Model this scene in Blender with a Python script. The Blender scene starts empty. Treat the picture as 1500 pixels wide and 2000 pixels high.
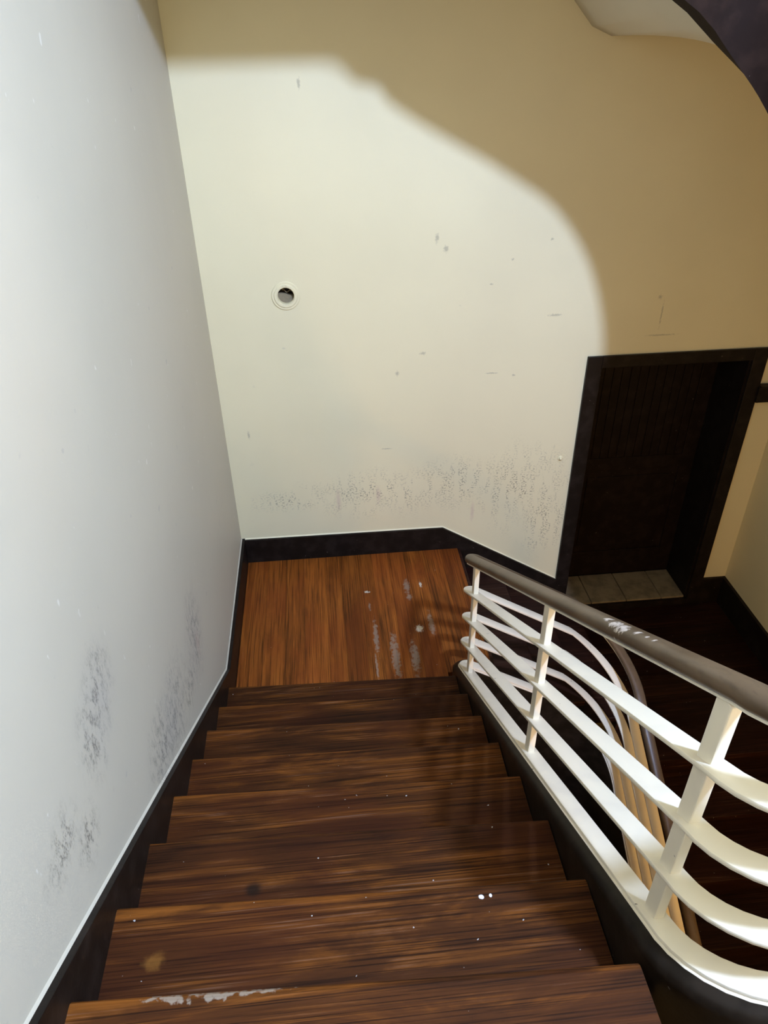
import bpy, bmesh, math, random
from mathutils import Vector, Matrix

random.seed(4)
scene = bpy.context.scene
col = scene.collection

# ------------------------------------------------------------------ camera
CAM = (0.6286, -3.9842, 3.0078)
PITCH, YAW, ROLL, FPX = 0.5913, 0.0818, -0.0204, 1417.3
cam_data = bpy.data.cameras.new('camera')
cam_data.sensor_fit = 'VERTICAL'
cam_data.sensor_height = 24.0
cam_data.lens = FPX / 2000.0 * 24.0
cam_data.clip_start = 0.02
cam = bpy.data.objects.new('camera', cam_data)
col.objects.link(cam)
fw = Vector((math.sin(YAW) * math.cos(PITCH), math.cos(YAW) * math.cos(PITCH), -math.sin(PITCH)))
rt = Vector((math.cos(YAW), -math.sin(YAW), 0))
up = rt.cross(fw)
r2 = math.cos(ROLL) * rt + math.sin(ROLL) * up
u2 = -math.sin(ROLL) * rt + math.cos(ROLL) * up
M = Matrix((r2, u2, -fw)).transposed().to_4x4()
M.translation = Vector(CAM)
cam.matrix_world = M
scene.camera = cam

# ------------------------------------------------------------------ world and lamps
world = bpy.data.worlds.new('world')
scene.world = world
world.use_nodes = True
world.node_tree.nodes['Background'].inputs[0].default_value = (0.02, 0.018, 0.015, 1)
world.node_tree.nodes['Background'].inputs[1].default_value = 0.3

LAMP = (2.16, -4.5, 5.05)
ld = bpy.data.lights.new('ceiling_lamp_light', 'POINT')
ld.energy = 890
ld.color = (0.68, 0.945, 1.60)
ld.shadow_soft_size = 0.11
lo = bpy.data.objects.new('ceiling_lamp_light', ld)
lo.location = LAMP
col.objects.link(lo)

# warm bulb lower down the stairwell, under the head landing
wd = bpy.data.lights.new('lower_lamp_light', 'POINT')
wd.energy = 108
wd.color = (1.0, 0.60, 0.21)
wd.shadow_soft_size = 0.25
wo = bpy.data.objects.new('lower_lamp_light', wd)
wo.location = (2.6, -4.6, 0.42)
col.objects.link(wo)

scene.view_settings.view_transform = 'Standard'
scene.view_settings.look = 'None'
scene.view_settings.exposure = 0.0
scene.view_settings.gamma = 1.0
scene.view_settings.use_curve_mapping = False

# ------------------------------------------------------------------ dimensions
R = 0.17            # riser
G = 0.279           # going
Y0 = -1.293         # first nosing of the near flight (at the left wall)
SKEW = -0.045
XW = 3.5            # right wall
H = 3.91            # one storey
DL = -0.68          # level of the landing by the door
NEAR = -6.6         # wall behind the camera

# ------------------------------------------------------------------ helpers
def prop(o, label=None, cat=None, group=None, kind=None):
    if label: o['label'] = label
    if cat: o['category'] = cat
    if group: o['group'] = group
    if kind: o['kind'] = kind
    return o

def empty(name, loc=(0, 0, 0)):
    o = bpy.data.objects.new(name, None)
    o.location = loc
    o.empty_display_size = 0.1
    col.objects.link(o)
    return o

def link(name, me, mat, parent=None, smooth=False):
    o = bpy.data.objects.new(name, me)
    if mat is not None and not me.materials:
        me.materials.append(mat)
    col.objects.link(o)
    if parent is not None:
        o.parent = parent
        o.matrix_parent_inverse = Matrix.Translation(-Vector(parent_origin(parent)))
    if smooth:
        for p in me.polygons:
            p.use_smooth = True
    return o

def parent_origin(p):
    v = Vector(p.location)
    while p.parent is not None:
        p = p.parent
        v = Vector((0, 0, 0)) if p.type == 'MESH' else v
    return v

def from_bm(name, bm, mat, parent=None, smooth=False):
    me = bpy.data.meshes.new(name)
    bmesh.ops.recalc_face_normals(bm, faces=bm.faces)
    bm.to_mesh(me)
    bm.free()
    return link(name, me, mat, parent, smooth)

def bm_box(bm, x0, x1, y0, y1, z0, z1, bevel=0.0, seg=2):
    vs = [bm.verts.new((x, y, z)) for x in (x0, x1) for y in (y0, y1) for z in (z0, z1)]
    fs = [(0, 1, 3, 2), (4, 6, 7, 5), (0, 4, 5, 1), (2, 3, 7, 6), (0, 2, 6, 4), (1, 5, 7, 3)]
    faces = [bm.faces.new([vs[i] for i in f]) for f in fs]
    if bevel:
        ed = list({e for f in faces for e in f.edges})
        bmesh.ops.bevel(bm, geom=ed, offset=bevel, segments=seg, affect='EDGES', profile=0.6)
    return vs

def box(name, x0, x1, y0, y1, z0, z1, mat, parent=None, bevel=0.0, seg=2):
    bm = bmesh.new()
    bm_box(bm, x0, x1, y0, y1, z0, z1, bevel, seg)
    return from_bm(name, bm, mat, parent)

def prism(name, poly, axis, a, b, mat, parent=None, bevel=0.0):
    """poly of 2-D points, extruded along axis from a to b"""
    def P(u, v, t):
        return {'x': (t, u, v), 'y': (u, t, v), 'z': (u, v, t)}[axis]
    bm = bmesh.new()
    v0 = [bm.verts.new(P(u, v, a)) for u, v in poly]
    v1 = [bm.verts.new(P(u, v, b)) for u, v in poly]
    bm.faces.new(v0)
    bm.faces.new(v1[::-1])
    n = len(poly)
    for i in range(n):
        bm.faces.new((v0[i], v0[(i + 1) % n], v1[(i + 1) % n], v1[i]))
    if bevel:
        bmesh.ops.bevel(bm, geom=list(bm.edges), offset=bevel, segments=2, affect='EDGES', profile=0.6)
    return from_bm(name, bm, mat, parent)

def sweep(name, path, profile, mat, parent=None, smooth=True, dz=0.0):
    """profile (lateral, vertical) pushed along a path of 3-D points, kept upright"""
    bm = bmesh.new()
    rings = []
    n = len(path)
    for i, p in enumerate(path):
        a = path[max(i - 1, 0)]
        b = path[min(i + 1, n - 1)]
        t = Vector((b[0] - a[0], b[1] - a[1], 0)).normalized()
        lat = Vector((t.y, -t.x, 0))          # to the right of travel
        rings.append([bm.verts.new((p[0] + lat.x * u, p[1] + lat.y * u, p[2] + v + dz)) for u, v in profile])
    m = len(profile)
    for i in range(n - 1):
        for j in range(m):
            bm.faces.new((rings[i][j], rings[i][(j + 1) % m], rings[i + 1][(j + 1) % m], rings[i + 1][j]))
    bm.faces.new(rings[0])
    bm.faces.new(rings[-1][::-1])
    o = from_bm(name, bm, mat, parent)
    if smooth:
        for p in o.data.polygons:
            p.use_smooth = True
        try:
            o.data.set_sharp_from_angle(angle=math.radians(40))
        except Exception:
            pass
    return o

def rrect(w, h, r, seg=3, v0=0.0):
    pts = []
    for cx, cy, a0 in ((w / 2 - r, h - r, 0), (-w / 2 + r, h - r, 90), (-w / 2 + r, r, 180), (w / 2 - r, r, 270)):
        for i in range(seg + 1):
            a = math.radians(a0 + 90 * i / seg)
            pts.append((cx + r * math.cos(a), v0 + cy + r * math.sin(a)))
    return pts

# ------------------------------------------------------------------ materials
class N:
    def __init__(s, name):
        s.m = bpy.data.materials.new(name)
        s.m.use_nodes = True
        s.t = s.m.node_tree
        s.b = s.t.nodes['Principled BSDF']
    def n(s, typ, **kw):
        nd = s.t.nodes.new(typ)
        for k, v in kw.items():
            setattr(nd, k, v)
        return nd
    def l(s, a, b):
        s.t.links.new(a, b)
    def val(s, sock, v):
        if hasattr(v, 'is_output') or isinstance(v, bpy.types.NodeSocket):
            s.l(v, sock)
        else:
            sock.default_value = v
    def math(s, op, a, b=0.0, c=None, clamp=False):
        nd = s.n('ShaderNodeMath', operation=op, use_clamp=clamp)
        s.val(nd.inputs[0], a); s.val(nd.inputs[1], b)
        if c is not None: s.val(nd.inputs[2], c)
        return nd.outputs[0]
    def vmath(s, op, a, b):
        nd = s.n('ShaderNodeVectorMath', operation=op)
        s.val(nd.inputs[0], a); s.val(nd.inputs[1], b)
        return nd.outputs['Value'] if op in ('LENGTH', 'DISTANCE', 'DOT_PRODUCT') else nd.outputs[0]
    def pos(s):
        return s.n('ShaderNodeNewGeometry').outputs['Position']
    def obj(s):
        return s.n('ShaderNodeTexCoord').outputs['Object']
    def noise(s, vec, scale, detail=3.0, rough=0.5, dist=0.0):
        nd = s.n('ShaderNodeTexNoise')
        s.l(vec, nd.inputs['Vector'])
        nd.inputs['Scale'].default_value = scale
        nd.inputs['Detail'].default_value = detail
        nd.inputs['Roughness'].default_value = rough
        nd.inputs['Distortion'].default_value = dist
        return nd.outputs['Fac']
    def ramp(s, fac, stops, interp='LINEAR'):
        nd = s.n('ShaderNodeValToRGB')
        s.l(fac, nd.inputs[0])
        cr = nd.color_ramp
        cr.interpolation = interp
        while len(cr.elements) < len(stops):
            cr.elements.new(0.5)
        for e, (p, c) in zip(cr.elements, stops):
            e.position = p
            e.color = (c, c, c, 1) if isinstance(c, (int, float)) else (*c, 1)
        return nd.outputs[0]
    def mix(s, f, a, b, typ='MIX'):
        nd = s.n('ShaderNodeMix', data_type='RGBA', blend_type=typ)
        s.val(nd.inputs[0], f)
        for k, v in ((6, a), (7, b)):
            if isinstance(v, tuple):
                nd.inputs[k].default_value = (*v, 1) if len(v) == 3 else v
            else:
                s.l(v, nd.inputs[k])
        return nd.outputs[2]
    def smooth(s, v, lo, hi, a=0.0, b=1.0):
        nd = s.n('ShaderNodeMapRange', interpolation_type='SMOOTHSTEP')
        s.val(nd.inputs[0], v)
        for i, x in zip((1, 2, 3, 4), (lo, hi, a, b)):
            nd.inputs[i].default_value = x
        return nd.outputs[0]
    def spots(s, vec, items, soft=0.5, wob=0.6, wscale=40.0):
        """union of ragged ellipsoid patches (stains, chips) that belong to the surface"""
        w = s.n('ShaderNodeTexNoise')
        s.l(vec, w.inputs['Vector'])
        w.inputs['Scale'].default_value = wscale
        w.inputs['Detail'].default_value = 3
        off = s.vmath('SUBTRACT', w.outputs['Color'], (0.5, 0.5, 0.5))
        res = None
        for cx, cy, cz, rx, ry, rz in items:
            d = s.vmath('SUBTRACT', vec, (cx, cy, cz))
            d = s.vmath('DIVIDE', d, (rx, ry, rz))
            sc = s.n('ShaderNodeVectorMath', operation='SCALE')
            s.l(off, sc.inputs[0]); sc.inputs['Scale'].default_value = wob * 2.5
            d = s.vmath('ADD', d, sc.outputs[0])
            ln = s.vmath('LENGTH', d, (0, 0, 0))
            k = s.smooth(ln, 1.0 - soft, 1.0 + soft * 0.3, 1.0, 0.0)
            res = k if res is None else s.math('MAXIMUM', res, k)
        return res
    def bump(s, h, strength=0.2, dist=0.002):
        nd = s.n('ShaderNodeBump')
        s.l(h, nd.inputs['Height'])
        nd.inputs['Strength'].default_value = strength
        nd.inputs['Distance'].default_value = dist
        s.l(nd.outputs[0], s.b.inputs['Normal'])
    def out(s, colr=None, rough=0.5, spec=0.5, metal=0.0):
        if colr is not None:
            if isinstance(colr, tuple): s.b.inputs['Base Color'].default_value = (*colr, 1)
            else: s.l(colr, s.b.inputs['Base Color'])
        s.val(s.b.inputs['Roughness'], rough)
        s.b.inputs['Specular IOR Level'].default_value = spec
        s.b.inputs['Metallic'].default_value = metal
        return s.m

def scaled(n, vec, s3):
    return n.vmath('MULTIPLY', vec, s3)

def wall_paint(name, base, which):
    n = N(name)
    p = n.pos()
    c = n.mix(n.smooth(n.noise(p, 1.3, 4), 0.35, 0.7), base, tuple(v * 0.955 for v in base))
    g = n.n('ShaderNodeSeparateXYZ'); n.l(p, g.inputs[0])
    if which == 'back':
        # rows of rubbed shoe marks low on the wall
        cl = n.spots(p, [(0.35, 0, .45, .25, .5, .08), (.95, 0, .47, .55, .5, .17), (1.45, 0, .52, .40, .5, .20), (1.85, 0, .45, .36, .5, .32), (2.05, 0, .20, .2, .5, .35)], soft=1.0, wob=0.45, wscale=5)
        d1 = n.smooth(n.noise(scaled(n, p, (22, 1, 7)), 1.0, 2), 0.43, 0.55)
        d2 = n.smooth(n.noise(scaled(n, p, (75, 1, 120)), 1.0, 1), 0.53, 0.60)
        m = n.math('MULTIPLY', n.math('MULTIPLY', cl, d1), d2)
        c = n.mix(n.math('MULTIPLY', m, 0.75), c, (0.24, 0.20, 0.13))
        pk = n.spots(p, [(.66, 0, .44, .02, .5, .09), (.92, 0, .46, .02, .5, .07), (1.55, 0, .28, .015, .5, .09)], soft=1.0, wob=.3)
        c = n.mix(n.math('MULTIPLY', pk, 0.35), c, (0.52, 0.33, 0.28))
        # single scratches and flecks
        sp = n.spots(p, [(1.967, 0, 1.607, .045, .5, .008), (.592, 0, 2.785, .009, .5, .026), (2.573, 0, 1.683, .013, .5, .016), (1.2, 0, 1.417, .02, .5, .012),
                         (1.32, 0, 2.0, .016, .5, .02), (1.27, 0, 2.06, .012, .5, .03), (1.69, 0, 1.93, .010, .5, .008), (1.9, 0, 2.03, .01, .5, .008),
                         (1.05, 0, 1.30, .012, .5, .018), (.98, 0, .80, .035, .5, .005), (2.60, 0, 1.58, .006, .5, .085), (2.62, 0, 1.455, .10, .5, .006),
                         (1.58, 0, 1.8, .012, .5, .006), (1.75, 0, 1.25, .012, .5, .008), (.14, 0, .95, .008, .5, .03), (1.62, 0, 1.27, .04, .5, .005)], soft=0.8, wob=0.7, wscale=75)
        c = n.mix(n.math('MULTIPLY', sp, 0.45), c, (0.20, 0.17, 0.12))
        dust = n.smooth(n.noise(scaled(n, p, (11, 1, 17)), 1.0, 2, 0.5), 0.735, 0.77)
        zone = n.smooth(n.noise(p, 1.7, 1), 0.42, 0.6)
        c = n.mix(n.math('MULTIPLY', n.math('MULTIPLY', dust, zone), 0.2), c, (0.3, 0.27, 0.22))
    if which == 'left':
        cl = n.spots(p, [(0, -2.64, 1.62, .5, .13, .13), (0, -2.75, 1.57, .5, .11, .14), (0, -1.63, .88, .5, .16, .22), (0, -2.12, .93, .5, .24, .20), (0, -2.33, 1.0, .5, .18, .16),
                         (0, -2.92, 1.42, .5, .08, .08), (0, -3.04, 1.55, .5, .10, .08), (0, -1.85, .8, .5, .16, .1)], soft=1.1, wob=0.4, wscale=9)
        d1 = n.smooth(n.noise(scaled(n, p, (1, 34, 20)), 1.0, 6, 0.7), 0.44, 0.60)
        d2 = n.smooth(n.noise(scaled(n, p, (1, 160, 90)), 1.0, 2), 0.42, 0.6)
        m = n.math('MULTIPLY', cl, n.math('ADD', n.math('MULTIPLY', d1, 0.35), n.math('MULTIPLY', n.math('MULTIPLY', d1, d2), 0.65)))
        c = n.mix(n.math('MULTIPLY', m, 0.95), c, (0.12, 0.105, 0.08))
        haze = n.spots(p, [(0, -1.66, .84, .5, .22, .22), (0, -2.2, .95, .5, .25, .16), (0, -2.65, 1.6, .5, .18, .18)], soft=1.3, wob=.3, wscale=6)
        c = n.mix(n.math('MULTIPLY', haze, 0.22), c, (0.3, 0.29, 0.3))
        pk = n.spots(p, [(0, -1.62, .80, .5, .04, .06)], soft=1.2, wob=.5)
        c = n.mix(n.math('MULTIPLY', pk, 0.4), c, (0.45, 0.3, 0.24))
        dust = n.smooth(n.noise(scaled(n, p, (1, 13, 15)), 1.0, 2, 0.5), 0.70, 0.76)
        zone = n.smooth(n.noise(p, 2.1, 1), 0.42, 0.6)
        c = n.mix(n.math('MULTIPLY', n.math('MULTIPLY', dust, zone), 0.35), c, (0.28, 0.26, 0.24))
        wh = n.smooth(n.noise(scaled(n, p, (1, 19, 14)), 1.3, 2, 0.5), 0.72, 0.77)
        c = n.mix(n.math('MULTIPLY', wh, 0.3), c, (0.9, 0.88, 0.82))
    n.bump(n.noise(p, 9, 5, 0.55), 0.12, 0.01)
    return n.out(c, 0.55, 0.35)

def wood(name, axis, dark, mid, light, rough=0.45, spots=None, wear=0.35, nose=False):
    n = N(name)
    o = n.obj()
    inf = n.n('ShaderNodeObjectInfo')
    offs = n.n('ShaderNodeCombineXYZ')
    for i, k in enumerate((37.0, 11.0, 5.0)):
        n.l(n.math('MULTIPLY', inf.outputs['Random'], k), offs.inputs[i])
    p = n.vmath('ADD', o, offs.outputs[0])
    a = {'x': (1.0, 42, 42), 'y': (34, 0.9, 34)}[axis]
    f = {'x': (2.6, 230, 230), 'y': (230, 2.6, 230)}[axis]
    w = {'x': (1.7, 9, 9), 'y': (9, 1.3, 9)}[axis]
    g1 = n.noise(scaled(n, p, a), 1.0, 5, 0.6, 0.6)
    g2 = n.noise(scaled(n, p, f), 1.0, 2, 0.6)
    g3 = n.noise(scaled(n, p, w), 1.0, 6, 0.62, 0.7)
    g4 = n.noise(scaled(n, p, {'x': (2.0, 3.0, 3.0), 'y': (3.0, 2.0, 3.0)}[axis]), 1.0, 3, 0.5)
    t = n.math('ADD', n.math('MULTIPLY', g1, 0.40), n.math('MULTIPLY', g3, 0.70))
    c = n.ramp(t, [(0.36, dark), (0.56, mid), (0.76, light)])
    c = n.mix(n.math('MULTIPLY', n.smooth(g2, 0.48, 0.66), 0.75), c, tuple(v * 0.4 for v in dark))
    c = n.mix(n.math('MULTIPLY', n.smooth(g4, 0.42, 0.62), 0.38), c, (mid[0] * 0.85, mid[1] * 0.62, mid[2] * 0.8))
    if nose:
        # stain rubbed through to orange along the step edges
        sx = n.n('ShaderNodeSeparateXYZ'); n.l(o, sx.inputs[0])
        ed = n.smooth(n.math('ADD', sx.outputs[1], n.math('MULTIPLY', n.math('SUBTRACT', g3, 0.5), 0.10)), -.040, -.012)
        c = n.mix(n.math('MULTIPLY', n.math('MULTIPLY', ed, n.smooth(g1, 0.35, 0.6)), 0.7), c, light)
    # worn, greyed grain where shoes pass
    wn = n.math('MULTIPLY', n.smooth(g3, 0.48, 0.66), n.smooth(g2, 0.42, 0.30))
    c = n.mix(n.math('MULTIPLY', wn, wear), c, (0.20, 0.12, 0.075))
    tint = n.math('ADD', 0.8, n.math('MULTIPLY', inf.outputs['Random'], 0.4))
    hs = n.n('ShaderNodeHueSaturation'); n.l(c, hs.inputs['Color']); n.l(tint, hs.inputs['Value'])
    c = hs.outputs[0]
    wp = n.pos()
    if spots:
        for items, colr, amt, soft, wob, ws in spots:
            k = n.spots(wp, items, soft, wob, ws)
            c = n.mix(n.math('MULTIPLY', k, amt), c, colr)
    fl = n.smooth(n.noise(scaled(n, wp, (70, 70, 70)), 1.0, 1), 0.80, 0.82)
    c = n.mix(n.math('MULTIPLY', fl, 0.7), c, (0.5, 0.47, 0.42))
    hh = n.math('ADD', n.math('MULTIPLY', g2, 0.7), n.math('MULTIPLY', g1, 0.6))
    n.bump(hh, 0.35, 0.0025)
    ro = n.math('ADD', rough, n.math('MULTIPLY', g3, 0.15))
    return n.out(c, ro, 0.09)

def dark_paint(name, colr, rough=0.4, edge=None):
    n = N(name)
    p = n.pos()
    c = n.mix(n.smooth(n.noise(p, 14, 5, 0.6), 0.4, 0.7), colr, tuple(v * 1.7 + 0.002 for v in colr))
    fl = n.smooth(n.noise(scaled(n, p, (60, 60, 60)), 1.0, 1), 0.79, 0.81)
    c = n.mix(n.math('MULTIPLY', fl, 0.25), c, (0.4, 0.36, 0.3))
    n.bump(n.noise(p, 60, 3), 0.15, 0.002)
    return n.out(c, rough, 0.12)

def white_enamel(name):
    n = N(name)
    p = n.pos()
    c = n.mix(n.smooth(n.noise(p, 7, 4), 0.45, 0.75), (0.82, 0.72, 0.53), (0.74, 0.65, 0.49))
    ch = n.smooth(n.noise(scaled(n, p, (38, 38, 38)), 1.0, 2), 0.745, 0.765)
    c = n.mix(n.math('MULTIPLY', ch, 0.9), c, (0.06, 0.04, 0.025))
    n.bump(n.noise(p, 45, 3), 0.15, 0.002)
    return n.out(c, 0.35, 0.5)

def handrail_mat():
    n = N('worn_brown_handrail')
    p = n.pos()
    c = n.mix(n.smooth(n.noise(p, 5, 4), 0.35, 0.7), (0.085, 0.053, 0.027), (0.13, 0.085, 0.046))
    c = n.mix(n.math('MULTIPLY', n.smooth(n.noise(scaled(n, p, (90, 20, 40)), 1.0, 3), 0.5, 0.75), 0.35), c, (0.03, 0.02, 0.012))
    ch = n.spots(p, [(1.262, -2.745, 1.86, .012, .014, .08), (1.258, -2.79, 1.88, .014, .022, .08), (1.256, -2.825, 1.9, .014, .020, .08), (1.252, -2.845, 1.9, .010, .010, .08),
                     (1.262, -2.885, 1.94, .012, .008, .08), (1.262, -2.925, 1.964, .006, .005, .08), (1.262, -2.955, 1.98, .006, .006, .08), (1.262, -2.45, 1.69, .008, .010, .05)], soft=0.4, wob=0.9, wscale=95)
    c = n.mix(n.math('MULTIPLY', ch, 0.9), c, (0.62, 0.52, 0.42))
    n.bump(n.noise(p, 60, 3), 0.12, 0.002)
    return n.out(c, 0.4, 0.35)

def tile_mat():
    n = N('worn_threshold_tile')
    p = n.pos()
    c = n.mix(n.smooth(n.noise(p, 12, 5), 0.35, 0.7), (0.27, 0.205, 0.115), (0.17, 0.125, 0.07))
    n.bump(n.noise(p, 70, 3), 0.2, 0.002)
    return n.out(c, 0.55, 0.35)

PAINT_BACK = wall_paint('cream_wall_paint', (0.78, 0.685, 0.42), 'back')
PAINT_LEFT = wall_paint('scuffed_left_wall_paint', (0.525, 0.475, 0.365), 'left')
PAINT = wall_paint('plain_wall_paint', (0.74, 0.61, 0.33), 'plain')
SOFFIT = wall_paint('whitewashed_soffit', (0.70, 0.64, 0.50), 'plain')
DULL = wall_paint('bounce_cutting_brown', (0.26, 0.20, 0.13), 'plain')  # dark brown put on unseen surfaces to cut light bounced onto the treads
BLACK = dark_paint('black_brown_paint', (0.010, 0.0065, 0.0045))
STRING = dark_paint('dark_brown_stringer_paint', (0.010, 0.0066, 0.0038), 0.33)
UPSTR = dark_paint('dark_brown_upper_string_paint', (0.011, 0.0042, 0.0018), 0.7)
DOORM = dark_paint('dark_door_paint', (0.0085, 0.0045, 0.0032), 0.5)
WHITE = white_enamel('cream_enamel')
RAIL = handrail_mat()
TILE = tile_mat()
TREAD = wood('worn_stained_pine_tread', 'x', (0.015, 0.0050, 0.0016), (0.052, 0.0162, 0.0034), (0.190, 0.060, 0.0080), 0.58, nose=True, wear=0.45,
             spots=[([(.335, -2.864, 1.02, .026, .024, .05)], (0.010, 0.0055, 0.003), 0.85, 0.7, 0.15, 30),
                    ([(.136, -3.108, 1.19, .03, .022, .05)], (0.26, 0.11, 0.02), 0.4, 0.8, 0.6, 50),
                    ([(.931, -3.037, 1.19, .007, .006, .05), (.955, -3.035, 1.19, .004, .005, .05)], (0.8, 0.75, 0.7), 0.95, 0.3, 0.3, 80),
                    ([(.19, -3.262, 1.36, .018, .010, .05), (.235, -3.264, 1.36, .022, .012, .05), (.33, -3.266, 1.36, .07, .012, .05), (.42, -3.268, 1.36, .05, .007, .05)], (0.30, 0.24, 0.17), 0.7, 0.4, 1.5, 50)])
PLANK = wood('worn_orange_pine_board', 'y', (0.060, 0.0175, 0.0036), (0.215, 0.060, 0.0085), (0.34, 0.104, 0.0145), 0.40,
             spots=[([(.825, -.84, 0, .016, .15, .1), (.81, -1.08, 0, .008, .10, .1), (.925, -1.00, 0, .024, .20, .1), (1.035, -1.03, 0, .024, .14, .1), (1.06, -.40, 0, .022, .07, .1),
                      (1.062, -.50, 0, .02, .03, .1), (1.165, -.76, 0, .02, .10, .1), (.807, -.56, 0, .008, .04, .1)], (0.27, 0.21, 0.145), 0.6, 0.5, 0.9, 45),
                    ([(1.09, -.79, 0, .025, .03, .1), (.80, -.42, 0, .018, .012, .1), (1.15, -.38, 0, .01, .03, .1)], (0.62, 0.55, 0.42), 0.8, 0.4, 0.9, 70)], wear=0.15)
SHADE = wood('shade_darkened_stair_board', 'x', (0.010, 0.004, 0.0026), (0.022, 0.008, 0.0045), (0.045, 0.016, 0.007), 0.38)  # stair wood with shade put into its colour, so unlit flights read black

# ------------------------------------------------------------------ shell
def struct(o, label, cat):
    return prop(o, label, cat, kind='structure')

ZT, ZB = 7.6, -3.4
struct(box('wall_left', -0.25, 0.0, NEAR, 0.35, ZB, ZT, PAINT_LEFT), 'scuffed pale grey white wall along the left of the stairs', 'wall')
struct(box('wall_right', XW, XW + 0.25, NEAR, 0.35, ZB, ZT, PAINT), 'dim yellowish wall to the right beyond the dark door', 'wall')
struct(box('wall_front', -0.25, XW + 0.25, NEAR - 0.25, NEAR, ZB, ZT, DULL), 'unseen wall behind the head of the stairs, darkened to cut bounce light', 'wall')
struct(box('ceiling', -0.25, XW + 0.25, NEAR - 0.25, 0.6, ZT, ZT + 0.2, SOFFIT), 'whitewashed ceiling high above the stairwell', 'ceiling')
struct(box('floor', -0.25, XW + 0.25, NEAR - 0.25, 0.6, ZB - 0.2, ZB, BLACK), 'dark floor at the bottom of the stairwell', 'floor')

# back wall with the door opening and the round hole
DX0, DX1, DZ0, DZ1 = 2.275, 3.24, DL, 1.28
HX, HZ, HR = 0.441, 1.787, 0.047
def back_wall():
    bm = bmesh.new()
    loops = [[(0, ZB), (XW, ZB), (XW, ZT), (0, ZT)],
             [(DX0, DZ0), (DX1, DZ0), (DX1, DZ1), (DX0, DZ1)],
             [(HX + HR * math.cos(2 * math.pi * i / 40), HZ + HR * math.sin(2 * math.pi * i / 40)) for i in range(40)]]
    es = []
    for lp in loops:
        vs = [bm.verts.new((x, 0.0, z)) for x, z in lp]
        for i in range(len(vs)):
            es.append(bm.edges.new((vs[i], vs[(i + 1) % len(vs)])))
    res = bmesh.ops.triangle_fill(bm, edges=es, use_beauty=True, normal=(0, -1, 0))
    faces = [f for f in res['geom'] if isinstance(f, bmesh.types.BMFace)]
    ext = bmesh.ops.extrude_face_region(bm, geom=faces)
    bmesh.ops.translate(bm, verts=[v for v in ext['geom'] if isinstance(v, bmesh.types.BMVert)], vec=(0, 0.40, 0))
    return from_bm('wall_back', bm, PAINT_BACK)
struct(back_wall(), 'cream painted wall facing the stairs with shoe scuffs low down', 'wall')

# ------------------------------------------------------------------ skirtings
def noz(y):
    return R + (Y0 - y) * R / G

t1 = empty('trim_1', (0.01, -1.2, 0.0))
struct(t1, 'black painted skirting board stepping down along the left wall', 'skirting')
top = [(0.0, .185), (-1.185, .185), (-3.95, noz(-3.95) + .075)]
prism('skirting_board', [(-3.95, noz(-3.95) - .5), (-1.25, -.25), (0.0, -.25)] + top, 'x', 0.0, 0.024, BLACK, t1, 0.003)
sweep('paint_edge', [(0.010, y, z) for y, z in reversed(top)], [(-.010, -.002), (-.003, -.002), (-.004, .001), (-.010, .006)], PAINT_LEFT, t1)

t2 = empty('trim_2', (1.1, -0.01, 0.0))
struct(t2, 'black skirting board under the back wall that slopes down towards the door', 'skirting')
btop = [(0.024, .180), (1.352, .172), (2.20, -.357)]
prism('skirting_board', [(0.024, -.25), (1.4, -.25), (2.20, -.80)] + btop[::-1], 'y', -0.022, 0.0, BLACK, t2, 0.003)
sweep('paint_edge', [(x, -0.010, z) for x, z in btop], [(-.010, -.002), (-.002, -.002), (-.003, .001), (-.010, .007)], PAINT_BACK, t2)

t3 = empty('trim_3', (XW, -0.3, DL))
struct(t3, 'black skirting board in the dim corner right of the door', 'skirting')
box('skirting_board', 3.31, XW - 0.024, -0.024, 0.0, DL - .1, -.452, BLACK, t3, 0.003)
prism('skirting_board', [(-3.9, DL - 2.2), (-1.2, DL - .3), (0.0, DL - .3), (0.0, -.452), (-1.32, -.47), (-3.9, DL - 1.40)], 'x', XW - 0.024, XW, BLACK, t3, 0.003)

t4 = empty('trim_4', (3.42, -0.02, 1.04))
struct(t4, 'short dark wooden rail on the wall right of the door', 'rail')
box('rail_board', 3.31, XW, -0.045, 0.0, 0.992, 1.092, BLACK, t4, 0.004)
box('rail_cap', 3.315, XW, -0.055, 0.0, 1.092, 1.104, BLACK, t4, 0.003)

# ------------------------------------------------------------------ door
d = empty('door_1', (2.75, 0.15, DL))
struct(d, 'nearly black recessed wooden door with plank upper panel and tiled sill', 'door')
FR = 0.082
def dpart(name, *a, **k):
    return box(name, *a, DOORM, leaf, k.get('bevel', 0.003))
box('door_casing', DX0 - FR, DX0 + .008, -0.022, 0.0, DL - .1, DZ1 + .065, BLACK, d, 0.004)
box('door_casing', DX1 - .008, DX1 + FR, -0.022, 0.0, DL - .1, DZ1 + .065, BLACK, d, 0.004)
box('door_casing', DX0 + .008, DX1 - .008, -0.022, 0.0, DZ1 - .008, DZ1 + .065, BLACK, d, 0.004)
box('reveal_lining', DX0, DX0 + .018, 0.0, 0.36, DL + .06, DZ1, BLACK, d)
box('reveal_lining', DX1 - .018, DX1, 0.0, 0.36, DL + .06, DZ1, BLACK, d)
box('reveal_lining', DX0 + .018, DX1 - .018, 0.0, 0.36, DZ1 - .018, DZ1, BLACK, d)
lx0, lx1, ly = DX0 + .02, DX1 - .02, 0.325
leaf = box('door_leaf', lx0, lx1, ly + .012, ly + .05, DL + .065, DZ1 - .02, DOORM, d)
dpart('stile', lx0, lx0 + .10, ly, ly + .012, DL + .065, DZ1 - .02)
dpart('stile', lx1 - .10, lx1, ly, ly + .012, DL + .065, DZ1 - .02)
dpart('door_rail', lx0 + .10, lx1 - .10, ly, ly + .012, DZ1 - .13, DZ1 - .02)
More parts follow.
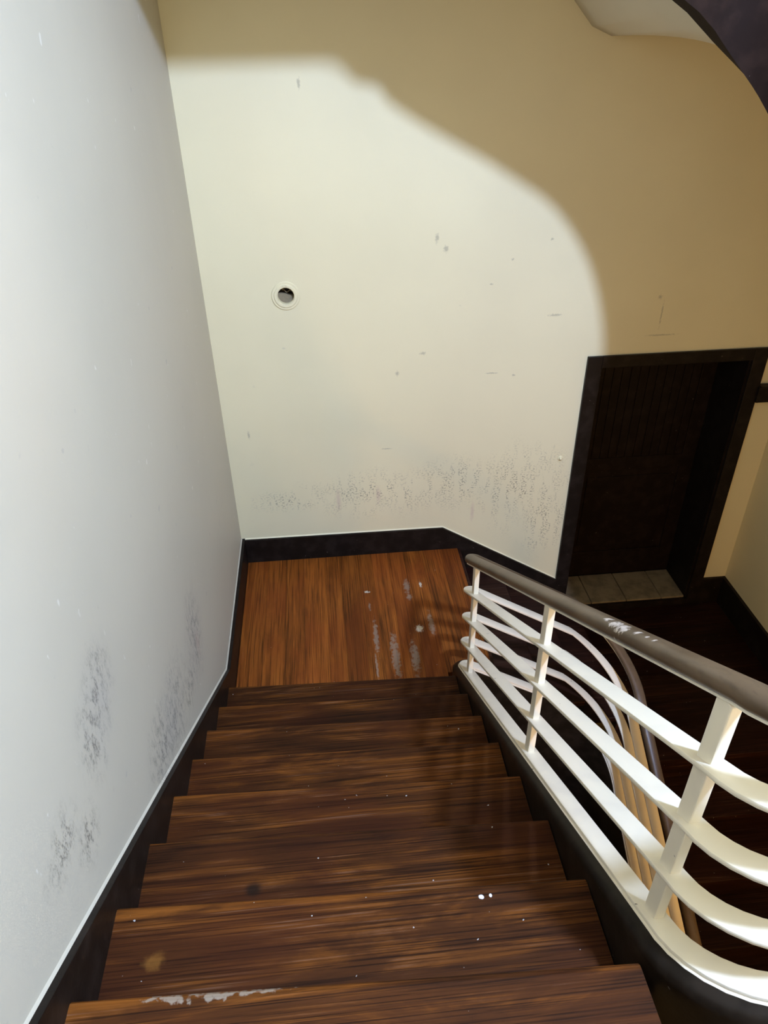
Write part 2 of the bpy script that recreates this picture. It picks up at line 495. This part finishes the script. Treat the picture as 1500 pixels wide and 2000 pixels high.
dpart('door_rail', lx0 + .10, lx1 - .10, ly, ly + .012, .335, .435)
dpart('door_rail', lx0 + .10, lx1 - .10, ly, ly + .012, DL + .065, -.39)
nb = 12
for i in range(nb):
    a = lx0 + .10 + (lx1 - lx0 - .20) * i / nb
    b = lx0 + .10 + (lx1 - lx0 - .20) * (i + 1) / nb
    dpart('door_board', a + .002, b - .002, ly + .005, ly + .012, .435, DZ1 - .13, bevel=0.002)
dpart('door_panel', lx0 + .16, lx1 - .16, ly + .004, ly + .012, -.33, .275, bevel=0.003)
box('door_handle', lx0 + .035, lx0 + .065, ly - .045, ly, .40, .43, BLACK, leaf, 0.006)
box('sill_front', DX0, DX1, -0.024, 0.0, DL - .12, DL + .048, BLACK, d, 0.003)
sill = box('sill_bed', DX0, DX1, 0.0, 0.36, DL, DL + .045, BLACK, d)
xs = [DX0 + .018, 2.505, 2.775, 3.045, DX1 - .018]
for i in range(4):
    tl = box('tile', xs[i] + .003, xs[i + 1] - .003, 0.002, 0.322, DL + .045, DL + .060 + (0.001 if i % 2 else 0), TILE, sill, 0.002)

# ------------------------------------------------------------------ near flight
fl = empty('stair_flight', (0.6, Y0, 0.0))
prop(fl, 'worn brown wooden stair flight descending between the scuffed wall and white railing', 'stairs')
XL, XR = 0.024, 1.205
def tread_mesh():
    """nosing at y = 0 on the left end, top at z = 0"""
    bm = bmesh.new()
    prof = [(-G - .02, 0.0)]
    for i in range(7):
        a = math.radians(90 - 180 * i / 6)
        prof.append((-.016 + .016 * math.cos(a), -.019 + .019 * math.sin(a)))
    prof.append((-G - .02, -.038))
    rings = []
    for x, off in ((XL, SKEW * (XL - .025) / 1.175), (XR, SKEW)):
        rings.append([bm.verts.new((x, y + off, z)) for y, z in prof])
    m = len(prof)
    for j in range(m):
        bm.faces.new((rings[0][j], rings[0][(j + 1) % m], rings[1][(j + 1) % m], rings[1][j]))
    bm.faces.new(rings[0]); bm.faces.new(rings[1][::-1])
    bmesh.ops.recalc_face_normals(bm, faces=bm.faces)
    me = bpy.data.meshes.new('tread')
    bm.to_mesh(me); bm.free()
    return me
def riser_mesh():
    bm = bmesh.new()
    vs = bm_box(bm, XL, XR, -.045, -.025, -R, -.036)
    for v in vs:
        v.co.y += SKEW * (v.co.x - .025) / 1.175
    bmesh.ops.recalc_face_normals(bm, faces=bm.faces)
    me = bpy.data.meshes.new('riser')
    bm.to_mesh(me); bm.free()
    return me
tm, rm = tread_mesh(), riser_mesh()
for k in range(1, 11):
    o = link('tread', tm, TREAD, fl); o.location = (0, Y0 - (k - 1) * G, k * R)
    o = link('riser', rm, SHADE, fl); o.location = (0, Y0 - (k - 1) * G, k * R)

# the head landing the camera stands on
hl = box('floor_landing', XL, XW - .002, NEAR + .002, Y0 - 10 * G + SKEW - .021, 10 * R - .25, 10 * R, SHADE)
prop(hl, 'dark wooden floor landing at the head of the stair flight', 'landing')

# ------------------------------------------------------------------ corner landing
ln = empty('stair_landing', (0.7, -0.7, 0.0))
prop(ln, 'orange brown boarded corner landing at the foot of the near flight', 'landing')
edges = [0.026, .165, .29, .405, .545, .645, .765, .855, .965, 1.075, 1.20, 1.33, 1.455]
for i in range(len(edges) - 1):
    a, b = edges[i], edges[i + 1]
    y0 = Y0 - .06 if b <= 1.21 else -1.16
    box('floor_board', a + .0003, b - .0003, y0, -0.024, -.04, random.uniform(-.0005, .0003), PLANK, ln, 0.0006, 1)
box('nosing_board', 1.44, 1.475, -1.16, -0.024, -.044, -.002, SHADE, ln, 0.01, 3)

# ------------------------------------------------------------------ lower flights
f2 = empty('stair_flight', (1.9, -0.6, -0.4))
prop(f2, 'short dark flight of steps along the back wall down to the door', 'stairs')
XN = [1.455, 1.735, 2.015, 2.29]
for i in range(3):
    z = -(i + 1) * R
    box('tread', XN[i] - .03, XN[i + 1] + .02, -1.16, -0.024, z - .038, z, SHADE, f2, 0.008, 3)
for i in range(4):
    z = -(i + 1) * R
    box('riser', XN[i] - .025, XN[i] - .005, -1.15, -0.024, z, z + R - .038, SHADE, f2)

dl = empty('stair_landing', (2.9, -0.7, DL))
prop(dl, 'dark boarded landing in front of the nearly black door', 'landing')
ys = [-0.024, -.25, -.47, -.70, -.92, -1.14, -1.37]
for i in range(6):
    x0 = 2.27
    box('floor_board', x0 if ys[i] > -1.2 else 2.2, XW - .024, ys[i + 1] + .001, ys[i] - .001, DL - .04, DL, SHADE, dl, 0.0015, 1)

f3 = empty('stair_flight', (2.85, -2.4, -1.5))
prop(f3, 'unlit dark flight of steps going down along the right wall', 'stairs')
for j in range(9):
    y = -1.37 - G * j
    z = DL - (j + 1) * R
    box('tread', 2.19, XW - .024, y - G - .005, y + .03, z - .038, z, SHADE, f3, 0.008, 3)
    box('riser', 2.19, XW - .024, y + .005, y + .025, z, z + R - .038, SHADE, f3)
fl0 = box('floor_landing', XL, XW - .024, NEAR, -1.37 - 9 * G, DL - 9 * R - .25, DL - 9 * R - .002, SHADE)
prop(fl0, 'dark floor landing at the bottom of the unlit flight', 'landing')

# ------------------------------------------------------------------ well line (plan + height)
def well(top=True, bottom=-3.55):
    """centre line of string and railing, z = line of nosings, walking downstairs"""
    pl = []          # x, y, slope from previous point
    if top:
        for i in range(9):
            a = -math.pi / 2 * i / 8
            pl.append((1.953 + .22 * math.cos(a), -3.23 + .22 * math.sin(a), .5))
        for i in range(1, 5):
            pl.append((1.953 + (1.49 - 1.953) * i / 4, -3.45, .5))
        for i in range(1, 11):
            a = -math.pi / 2 - math.pi / 2 * i / 10
            pl.append((1.49 + .22 * math.cos(a), -3.23 + .22 * math.sin(a), .5))
    else:
        pl.append((1.27, -3.9, .63))
    i0 = len(pl)
    ya = pl[-1][1]
    for i in range(1, 15):
        pl.append((1.27, ya + (-1.25 - ya) * i / 14, .63))
    for i in range(1, 11):
        a = math.pi - math.pi / 2 * i / 10
        pl.append((1.32 + .05 * math.cos(a), -1.25 + .05 * math.sin(a), .626))
    for i in range(1, 6):
        pl.append((1.32 + (1.856 - 1.32) * i / 5, -1.2, .626))
    for i in range(1, 15):
        a = math.pi / 2 - math.pi / 2 * i / 14
        pl.append((1.856 + .317 * math.cos(a), -1.517 + .317 * math.sin(a), .952))
    for i in range(1, 13):
        pl.append((2.173, -1.517 + (bottom + 1.517) * i / 12, .634))
    z = [0.0]
    for a, b in zip(pl[:-1], pl[1:]):
        z.append(z[-1] - b[2] * math.dist(a[:2], b[:2]))
    # anchor: nosing line 0.8145 at y = -2.348 on the near flight
    for i in range(len(pl) - 1):
        if abs(pl[i][0] - 1.27) < 1e-6 and abs(pl[i + 1][0] - 1.27) < 1e-6 and pl[i][1] <= -2.348 <= pl[i + 1][1]:
            t = (-2.348 - pl[i][1]) / (pl[i + 1][1] - pl[i][1])
            off = 0.8145 - (z[i] + t * (z[i + 1] - z[i]))
            break
    return [(p[0], p[1], zz + off) for p, zz in zip(pl, z)]
WELL = well()
def zline(pt):
    return min(WELL, key=lambda w: math.dist(w[:2], pt))[2]

# closed string that carries the railing, deepened to hide the lit wall below
st = sweep('stair_string', WELL, [(-.045, -.60), (.045, -.60), (.045, -.03), (.035, .002), (.018, .012), (-.018, .012), (-.047, .004), (-.060, -.012), (-.062, -.03), (-.062, -.60)], STRING)
prop(st, 'dark brown curved closed string carrying the white railing around the well', 'stair string')

rl = empty('stair_railing', (1.27, -2.35, 0.82))
prop(rl, 'cream painted metal stair railing with four flat bars and brown handrail', 'railing')
BARS = [.022, .197, .372, .547]      # upper faces above the nosing line
for i, h in enumerate(BARS):
    sweep('rail_bar', WELL, rrect(.054, .014, .004, 2, h - .014), WHITE, rl)
base = sweep('base_strip', WELL, rrect(.066, .008, .003, 2, .002), WHITE, rl)
hr = [(.028 * (abs(math.cos(a)) ** .8) * (1 if math.cos(a) > 0 else -1), .735 + .024 * (abs(math.sin(a)) ** .8) * (1 if math.sin(a) > 0 else -1)) for a in [2 * math.pi * (i + .5) / 20 for i in range(20)]]
hrail = sweep('handrail', WELL, hr, RAIL, rl)
prop(hrail, 'worn brown rounded handrail with chipped paint')
sweep('handrail_strip', WELL, rrect(.036, .007, .002, 1, .7055), WHITE, hrail)
def post(x, y, rot=0.0):
    z = zline((x, y))
    i = min(range(len(WELL)), key=lambda k: math.dist(WELL[k][:2], (x, y)))
    a, b = WELL[max(i - 1, 0)], WELL[min(i + 1, len(WELL) - 1)]
    # height exactly at the post by projecting on the local segment
    dx, dy = b[0] - a[0], b[1] - a[1]
    t = ((x - a[0]) * dx + (y - a[1]) * dy) / (dx * dx + dy * dy)
    z = a[2] + t * (b[2] - a[2])
    ang = math.atan2(dy, dx)
    bm = bmesh.new()
    bm_box(bm, -.021, .021, -.0115, .0115, .008, .712, 0.003, 2)
    bmesh.ops.rotate(bm, verts=bm.verts, cent=(0, 0, 0), matrix=Matrix.Rotation(ang, 3, 'Z'))
    bmesh.ops.translate(bm, verts=bm.verts, vec=(x, y, z))
    return from_bm('post', bm, WHITE, rl)
for y in (-1.375, -2.346, -3.205):
    post(1.27, y)
post(1.72, -3.45)
post(2.173, -2.75)

# ------------------------------------------------------------------ upper storey: soffit and string overhead
uf = empty('stair_flight', (1.7, -1.4, 3.6))
prop(uf, 'pale curved soffit and dark string of the stairs overhead at the top right', 'stairs')
def upper_line():
    pl = [(1.27, -3.9)]
    pl += [(1.27, -3.9 + (-1.25 + 3.9) * i / 14) for i in range(1, 15)]
    for i in range(1, 11):
        a = math.pi - math.pi / 2 * i / 10
        pl.append((1.32 + .05 * math.cos(a), -1.25 + .05 * math.sin(a)))
    xr, rr = 2.29, .317
    pl += [(1.32 + (xr - rr - 1.32) * i / 10, -1.2) for i in range(1, 11)]
    for i in range(1, 15):
        a = math.pi / 2 - math.pi / 2 * i / 14
        pl.append((xr - rr + rr * math.cos(a), -1.2 - rr + rr * math.sin(a)))
    pl += [(xr, -1.517 - 2.0 * i / 12) for i in range(1, 13)]
    key = [(0, 5.05), (2.51, 3.52), (2.66, 3.40), (2.83, 3.29), (3.12, 3.14), (3.34, 3.01), (3.58, 2.80), (3.72, 2.66), (3.85, 2.56), (4.17, 2.36), (6.3, 1.06)]
    out, sd = [], 0.0
    for k, p in enumerate(pl):
        if k: sd += math.dist(p, pl[k - 1])
        for (a, za), (b, zb) in zip(key[:-1], key[1:]):
            if a <= sd <= b:
                out.append((p[0], p[1], za + (zb - za) * (sd - a) / (b - a)))
                break
    return out
UP = upper_line()
sweep('stair_string', UP, [(-.045, 0), (.045, 0), (.045, .42), (-.045, .42)], UPSTR, uf)
E0, E1 = 0.002, XW - 0.002
pairs = [((E0, -3.9, 5.09), (1.225, -3.9, 5.09)),
         ((E0, -1.39, 3.54), (1.225, -1.39, 3.54)),
         ((E0, -E0, 3.54), (1.26, -1.16, 3.52)),
         ((1.30, -E0, 3.54), (1.36, -1.16, 3.42)),
         ((1.75, -E0, 3.22), (1.75, -1.16, 3.14)),
         ((1.98, -E0, 2.985), (1.93, -1.17, 3.04)),
         ((2.08, -E0, 2.945), (2.02, -1.18, 2.98)),
         ((2.60, -E0, 2.955), (2.17, -1.22, 2.86)),
         ((E1, -E0, 2.955), (2.27, -1.36, 2.73)),
         ((E1, -1.5, 2.90), (2.32, -1.52, 2.58)),
         ((E1, -3.5, 1.50), (2.32, -3.5, 1.30))]
def soffit():
    bm = bmesh.new()
    rows = []
    S, T = 8, 10
    for (o0, i0), (o1, i1) in zip(pairs[:-1], pairs[1:]):
        for s in range(S):
            f = s / S
            o = Vector(o0).lerp(Vector(o1), f); i = Vector(i0).lerp(Vector(i1), f)
            rows.append([o.lerp(i, t / T) for t in range(T + 1)])
    rows.append([Vector(pairs[-1][0]).lerp(Vector(pairs[-1][1]), t / T) for t in range(T + 1)])
    lo = [[bm.verts.new(v) for v in rw] for rw in rows]
    hi = [[bm.verts.new(v + Vector((0, 0, .16))) for v in rw] for rw in rows]
    n = len(rows)
    for a in range(n - 1):
        for t in range(T):
            bm.faces.new((lo[a][t], lo[a + 1][t], lo[a + 1][t + 1], lo[a][t + 1]))
            bm.faces.new((hi[a][t], hi[a][t + 1], hi[a + 1][t + 1], hi[a + 1][t]))
        for t in (0, T):
            bm.faces.new((lo[a][t], lo[a + 1][t], hi[a + 1][t], hi[a][t]))
    for a in (0, n - 1):
        for t in range(T):
            bm.faces.new((lo[a][t], lo[a][t + 1], hi[a][t + 1], hi[a][t]))
    return from_bm('soffit', bm, SOFFIT, uf, True)
soffit()

# upper floor slab over the head landing
us = box('floor_slab', 0.002, XW - .002, NEAR + .002, -3.96, 5.33, 5.61, DULL)
prop(us, 'unseen underside of the floor above the head landing, darkened to cut bounce light', 'ceiling slab')

# ------------------------------------------------------------------ small things on the back wall
wf = empty('round_wall_box', (HX, -0.004, HZ))
prop(wf, 'round white open junction box with a dark hole high on the cream wall', 'junction box')
def ring(name, r0, r1, y0, y1, mat, parent, cx=HX, cz=HZ, n=48):
    bm = bmesh.new()
    prof = [(r0, y1), (r0, y0 + .002), (r0 + .002, y0), (r1 - .003, y0), (r1, y0 + .003), (r1, y1)]
    rings = []
    for i in range(n):
        a = 2 * math.pi * i / n
        rings.append([bm.verts.new((cx + r * math.cos(a), y, cz + r * math.sin(a))) for r, y in prof])
    m = len(prof)
    for i in range(n):
        for j in range(m):
            bm.faces.new((rings[i][j], rings[i][(j + 1) % m], rings[(i + 1) % n][(j + 1) % m], rings[(i + 1) % n][j]))
    o = from_bm(name, bm, mat, parent, True)
    try: o.data.set_sharp_from_angle(angle=math.radians(35))
    except Exception: pass
    return o
ring('outer_ring', .062, .078, -.006, .0, PAINT_BACK, wf)
ring('inner_ring', .0465, .064, -.011, .0, PAINT_BACK, wf)
ring('cavity_wall', .044, .0475, -.004, .06, PAINT_BACK, wf)
def disc(name, r, y, mat, parent, cx=HX, cz=HZ):
    bm = bmesh.new()
    vs = [bm.verts.new((cx + r * math.cos(2 * math.pi * i / 32), y, cz + r * math.sin(2 * math.pi * i / 32))) for i in range(32)]
    f = bm.faces.new(vs)
    e = bmesh.ops.extrude_face_region(bm, geom=[f])
    bmesh.ops.translate(bm, verts=[v for v in e['geom'] if isinstance(v, bmesh.types.BMVert)], vec=(0, .004, 0))
    return from_bm(name, bm, mat, parent)
disc('cavity_back', .046, .055, BLACK, wf)
gm = N('grey_mortar'); gp = gm.pos()
gc = gm.mix(gm.noise(gp, 90, 4), (0.16, 0.13, 0.08), (0.27, 0.22, 0.135)); gm.bump(gm.noise(gp, 80, 4), .6, .006)
MORTAR = gm.out(gc, 0.9, 0.2)
def lump():
    bm = bmesh.new()
    pts = []
    for i in range(17):
        a = math.pi + math.pi * i / 16
        pts.append((HX + .0435 * math.cos(a - .15), HZ + .0435 * math.sin(a - .15)))
    for i in range(1, 8):
        f = i / 8
        x = pts[16][0] + (pts[0][0] - pts[16][0]) * f
        z = pts[16][1] + (pts[0][1] - pts[16][1]) * f + random.uniform(-.002, .004)
        pts.append((x, z))
    v0 = [bm.verts.new((x, .018 + max(0, (z - HZ + .045)) * .25, z)) for x, z in pts]
    v1 = [bm.verts.new((x, .052, z)) for x, z in pts]
    bm.faces.new(v0); bm.faces.new(v1[::-1])
    for i in range(len(pts)):
        j = (i + 1) % len(pts)
        bm.faces.new((v0[i], v0[j], v1[j], v1[i]))
    return from_bm('mortar_lump', bm, MORTAR, wf)
lump()
for dx in (-.012, .004):
    box('screw_lug', HX + dx, HX + dx + .006, -.014, -.006, HZ + .054, HZ + .061, PAINT_BACK, wf, 0.0015)
def cable():
    bm = bmesh.new()
    path = [(HX - .02 + .05 * i / 10, .040 - .01 * math.sin(i * .5), HZ + .024 - .016 * (i / 10) + .006 * math.sin(i * .9)) for i in range(11)]
    rings = []
    for p in path:
        rings.append([bm.verts.new((p[0], p[1] + .004 * math.cos(t), p[2] + .004 * math.sin(t))) for t in [2 * math.pi * k / 8 for k in range(8)]])
    for a, b in zip(rings[:-1], rings[1:]):
        for j in range(8):
            bm.faces.new((a[j], a[(j + 1) % 8], b[(j + 1) % 8], b[j]))
    return from_bm('cable_stub', bm, MORTAR, wf, True)
cable()

wk = empty('wall_knob', (2.109, -0.005, 0.653))
prop(wk, 'tiny round painted knob on the cream wall left of the door', 'knob')
ring('knob_base', .006, .017, -.006, .0, PAINT_BACK, wk, 2.109, .653, 24)
def knob():
    bm = bmesh.new()
    bmesh.ops.create_uvsphere(bm, u_segments=16, v_segments=10, radius=.010)
    bmesh.ops.translate(bm, verts=bm.verts, vec=(2.109, -.008, .653))
    return from_bm('knob_head', bm, PAINT_BACK, wk, True)
knob()
